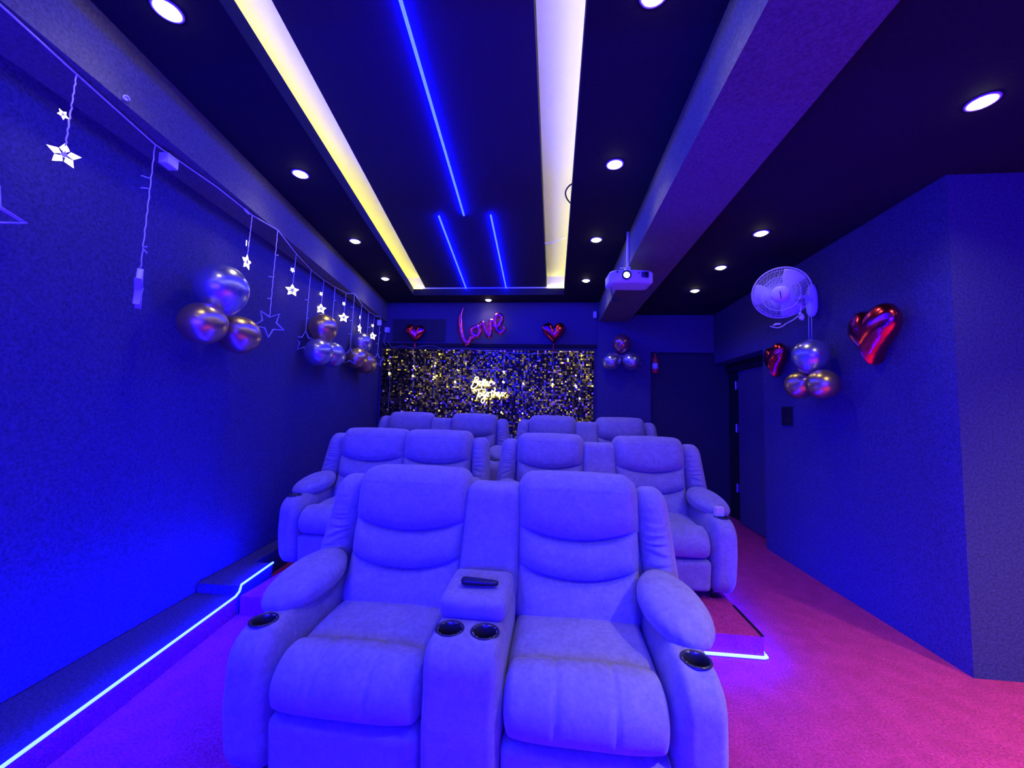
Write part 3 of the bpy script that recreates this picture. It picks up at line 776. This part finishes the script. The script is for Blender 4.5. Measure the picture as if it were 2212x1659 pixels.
place(bm, Vector((p.x,p.y,2.645)), .15); obj('controller_box', bm, M['plastic'], sl)
p = W_[(822,684)]
bm = bmesh.new(); add_box(bm, (-.028,-.02,-.035),(.028,.02,.035)); place(bm, Vector((p.x-.01,p.y,2.595)), .2); obj('controller_box', bm, M['plastic'], sl)
p = W_[(545,465)]
bm = bmesh.new(); add_lathe(bm, [(0,-.035),(.008,-.03),(.010,0),(.008,.03),(0,.035)], 10, M4=Matrix.Rotation(PI/2,4,'X')); place(bm, p+Vector((0,-.05,0)), .3); obj('wire_connector', bm, M['plastic'], sl, True)
hk = at_z(262,214,2.72); hk = Vector((beamL_x(hk.y)+.006, hk.y, 2.72))
bm = bmesh.new(); add_tube(bm, [Vector((.004+.012*math.sin(a_*PI/6)*.3, .012*math.cos(a_*PI/6), .012*math.sin(a_*PI/6))) for a_ in range(9)], .004, 6); add_lathe(bm, [(0,0),(.010,0),(.010,.003),(0,.003)], 12, M4=Matrix.Rotation(PI/2,4,'Y'))
tag(obj('cable_clip', bm, M['plastic'], None, True, hk), 'small white wall clip on the left beam above the string light wire', 'clip')

# white wall socket plug near back left corner, and box by the right beam
p = at_y(837,713,YB-.02); o = thing('wall_adapter', 'small white plug adapter at the left end of the back wall', 'adapter', p)
box('adapter_body', (-.036,-.03,-.04),(.036,.02,.04), M['plastic'], o, .006)
tube('cable', catmull([(-.01,-.01,-.04),(-.03,-.02,-.12),(-.035,-.02,-.2),(.01,-.03,-.25)],6), .0025, M['wire'], o, 5)
p = at_y(1285,680,YB-.08); o = tag(box('junction_box', (-.022,-.02,-.045),(.022,.03,.045), M['plastic'], None, .004), 'small pale box high on the back wall by the end of the right beam', 'box'); o.location = p

# ================================================================== PROJECTOR
py_ = 3.53
pc = at_y(1358,606,py_)
pj = thing('ceiling_projector', 'white projector with bright lens hanging on a pole from the ceiling', 'projector', pc, .06)
def pf_(p):
    x = p.x
    y = p.y + (.035*(abs(x)/.19)**2 if p.y < 0 else 0)
    return Vector((x,y,p.z))
bm = puff_bm((-.190,-.13,-.058),(.190,.11,.056),(.055,.022,.018),(30,18,12), pf_)
obj('projector_body', bm, M['plastic'], pj, True)
RX = Matrix.Rotation(PI/2,4,'X')
lathe('lens_ring', [(.026,.0),(.038,.0),(.040,.018),(.030,.022),(.026,.014)], M['black'], pj, 28, (-.052,-.125,.002), RX)
lathe('lens', [(0,.020),(.014,.018),(.026,.012)], M['projlens'], pj, 28, (-.052,-.125,.002), RX)
bm = bmesh.new()
for i in range(7): add_box(bm, (.075,-.128,-.012+i*.0075),(.140,-.106,-.0085+i*.0075))
obj('vent_grille', bm, M['black'], pj)
lathe('sensor_window', [(0,.004),(.006,.004),(.006,0)], M['black'], pj, 12, (.052,-.131,.024), RX)
lathe('side_knob', [(0,.006),(.008,.006),(.008,0)], M['black'], pj, 12, (-.128,-.118,.034), RX)
box('bracket', (-.032,-.03,.050),(.010,.03,.115), M['plastic'], pj, .003)
tube('bracket_arm', [(-.085,-.02,.105),(-.02,-.02,.110)], .004, M['plastic'], pj)
tube('mount_pole', [(-.008,0,.10),(-.008,0,ZC-pc.z)], .0125, M['plastic'], pj, 12)
tube('power_cable', catmull([(-.150,.02,-.05),(-.148,.02,-.09),(-.135,.03,-.13),(-.105,.05,-.16),(-.05,.06,-.15)],6), .004, M['black'], pj, 6)
bm = bmesh.new(); add_box(bm, (-.145,.02,-.185),(-.105,.06,-.155)); obj('cable_plug', bm, M['black'], pj)
# projector throw
pl = bpy.data.lights.new('projector_throw','SPOT'); pl.energy = 6; pl.color = (.10,.30,1); pl.spot_size = .5; pl.spot_blend = .3; pl.shadow_soft_size = .02
plo = bpy.data.objects.new('lamp', pl); COL.objects.link(plo); plo.parent = pj; plo.location = (-.052,-.17,.012); plo.rotation_euler = (PI/2-.15,0,PI)

# cove cables
xr = trayR_x(3.0)
c0 = at_z(1239,412,3.10); c1 = at_z(1222,424,3.05); c2 = at_z(1231,452,3.10)
tag(tube('loose_cable', catmull([(trayR_x(2.95)+.03,2.9,3.10),(trayR_x(2.9)-.015,2.86,3.06),(trayR_x(2.9)-.045,2.92,3.045),(trayR_x(3.0)-.030,3.05,3.06),(trayR_x(3.1)+.02,3.22,3.10)],8), .006, M['black'], None, 8), 'dark cable looping out of the right cove edge', 'cable')
q0 = at_z(1180,525,3.13); q1 = at_z(1221,514,3.17)
tag(tube('loose_cable', catmull([q0+Vector((-.02,0,0)),q0.lerp(q1,.3)+Vector((0,0,-.012)),q0.lerp(q1,.7),q1+Vector((0,.02,.02))],6), .006, M['plastic'], None, 8), 'white cable crossing the right cove near the projector', 'cable')

# ================================================================== WALL FAN
fcn = at_x(1690,632,XR-.42)
fcn = at_y(1687,633,3.45)
fan = thing('wall_fan', 'white wall mounted fan with a round wire guard and hanging cords', 'fan', fcn)
look = Vector((-.62,-1.0,-.52)).normalized()
Rf = Vector((0,0,1)).rotation_difference(look).to_matrix().to_4x4()
def fx(bm): bmesh.ops.transform(bm, matrix=Rf, verts=bm.verts[:]); return bm
RG = .210
def circ(r, z, n=56): return [(r*math.cos(2*PI*i/n), r*math.sin(2*PI*i/n), z) for i in range(n)]
bm = bmesh.new()
add_tube(bm, circ(RG,0), .0055, 8, True); add_tube(bm, circ(RG*.66,.048), .0026, 6, True); add_tube(bm, circ(RG*.30,.058), .003, 6, True); add_tube(bm, circ(RG*.9,.020), .0018, 5, True)
for i in range(110):
    a = 2*PI*i/110; tw = .10
    pts = []
    for f in (.28,.5,.66,.82,.93,1.0):
        zz_ = .058*(1-((f-.28)/.72)**2.4); aa = a+tw*(1-f)
        pts.append((RG*f*math.cos(aa), RG*f*math.sin(aa), zz_))
    add_tube(bm, pts, .0015, 4, cap=False)
obj('front_guard', fx(bm), M['plastic'], fan, True)
bm = bmesh.new()
add_tube(bm, circ(RG,-.006), .004, 6, True); add_tube(bm, circ(RG*.5,-.085), .002, 5, True)
for i in range(72):
    a = 2*PI*i/72
    add_tube(bm, [(RG*f*math.cos(a), RG*f*math.sin(a), -.006-.085*(1-((f-.25)/.75)**2.6)) for f in (.25,.5,.75,.92,1.0)], .0012, 4, cap=False)
obj('rear_guard', fx(bm), M['plastic'], fan, True)
bm = bmesh.new(); add_lathe(bm, [(0,.072),(.030,.071),(.058,.066),(.068,.058),(.066,.052),(0,.052)], 40); obj('badge_cap', fx(bm), M['plastic'], fan, True)
bm = bmesh.new()
for i in range(5): add_box(bm, (-.004,-.030+i*.012,.070),(.004,-.030+i*.012+.009,.0735))
bmesh.ops.rotate(bm, cent=(0,0,0), matrix=Matrix.Rotation(-.45,3,'Z'), verts=bm.verts[:]); obj('badge_mark', fx(bm), M['black'], fan)
for k in range(3):
    bm = bmesh.new(); a0 = 2*PI*k/3+.4; n = 10; rows = []
    for i in range(n+1):
        f = i/n; r_ = .035+.165*f; wd = (.35+.55*math.sin(f*PI*.62))
        row = []
        for j in range(7):
            s_ = (j/6-.5); aa = a0 + s_*wd*1.35*(1-.25*f); row.append(bm.verts.new((r_*math.cos(aa), r_*math.sin(aa), .012+s_*.040*(1-.4*f))))
        rows.append(row)
    for i in range(n):
        for j in range(6): bm.faces.new((rows[i][j],rows[i+1][j],rows[i+1][j+1],rows[i][j+1]))
    bl_ = obj('blade', fx(bm), M['plastic'], fan, True); md = bl_.modifiers.new('t','SOLIDIFY'); md.thickness = .002
bm = bmesh.new(); add_lathe(bm, [(0,.03),(.04,.028),(.045,.0),(.062,-.05),(.065,-.13),(.045,-.165),(0,-.17)], 28); obj('motor_housing', fx(bm), M['plastic'], fan, True)
# bracket on the wall
wb = at_x(1754,645,XR-.03)-fcn
bm = puff_bm((-.035,-.055,-.16),(.03,.055,.13),(.03,.04,.10),(8,12,20), lambda p: Vector((p.x,p.y*(1-.45*max(0,p.z/.13)),p.z)))
bmesh.ops.translate(bm, vec=wb, verts=bm.verts[:]); obj('wall_bracket', bm, M['plastic'], fan, True)
mo = look*(-.13)
tube('support_arm', catmull([mo, mo+Vector((.04,.02,-.07)), wb+Vector((-.05,0,.02)), wb+Vector((-.01,0,.0))],6), .017, M['plastic'], fan, 12)
tube('swivel_knob', [wb+Vector((-.07,-.05,-.03)), wb+Vector((-.045,-.035,-.02))], [.018,.015], M['plastic'], fan, 12)
def fp(px,py,y=3.4): return at_y(px,py,y)-fcn
tube('power_cord', catmull([fp(1732,648),fp(1730,665),fp(1728,678),fp(1715,690),fp(1700,698),fp(1688,706),fp(1678,708),fp(1664,705)],6), .0042, M['plastic'], fan, 6)
tube('cord_bundle', catmull([fp(1726,676),fp(1734,682),fp(1728,686),fp(1733,690),fp(1735,684)],4), .010, M['plastic'], fan, 8)
tube('plug', [fp(1670,703),fp(1676,700),fp(1686,700)], [.004,.008,.009], M['plastic'], fan, 8)
for px in (1747,1753):
    a = at_x(px,678,XR-.055)-fcn; b = at_x(px+.5,738,XR-.055)-fcn
    tube('pull_cord', [a, b], .0030, M['plastic'], fan, 6)

# ================================================================== SMALL THINGS
p = at_x(1702,899,XR)
sw = thing('switch_plate', 'dark switch and socket plate on the right wall below the balloons', 'switch', (XR,p.y,p.z))
box('plate', (-.012,-.085,-.09),(0,.085,.09), M['black'], sw, .003)
for k,z in enumerate((.04,-.04)):
    for j in range(3): box('rocker', (-.018,-.06+j*.042,z-.026),(-.010,-.06+j*.042+.034,z+.026), M['ceiling'], sw, .002)
p = at_y(1415,785,YB-.07)
fe = thing('fire_extinguisher', 'small red fire extinguisher at the left edge of the back doorway', 'fire extinguisher', p)
lathe('cylinder', [(0,-.14),(.036,-.14),(.040,-.13),(.040,.05),(.030,.075),(.014,.09),(0,.09)], M['red'], fe, 20)
lathe('label_band', [(.0405,-.08),(.0412,-.08),(.0412,.0),(.0405,.0)], M['label'], fe, 20)
lathe('valve_head', [(0,.09),(.014,.09),(.018,.12),(.010,.145),(0,.145)], M['red'], fe, 14)
p = at_z(1038,1281,.660)
rc = thing('remote_control', 'black remote control lying on the console lid of the front recliner', 'remote control', (-.272,1.335+.285,.6545), .05)
bm = puff_bm((-.075,-.019,0),(.075,.019,.022),(.015,.010,.008),(20,8,4), lambda p: Vector((p.x, p.y*(1-.35*max(0,p.x/.075)), p.z*(1-.25*p.x/.075))))
obj('casing', bm, M['black'], rc, True)
for i in range(6): lathe('button', [(0,.0255),(.0035,.025),(.004,.021)], M['cup'], rc, 8, (-.05+i*.019,0,-.001-.003*i/5))
tb = thing('small_tablet_box', 'small white box leaning in the right cup holder of the middle right recliner', 'box', (1.178,2.925,.669), .1)
box('box_body', (-.030,-.012,-.002),(.030,.022,.062), M['plastic'], tb, .004)
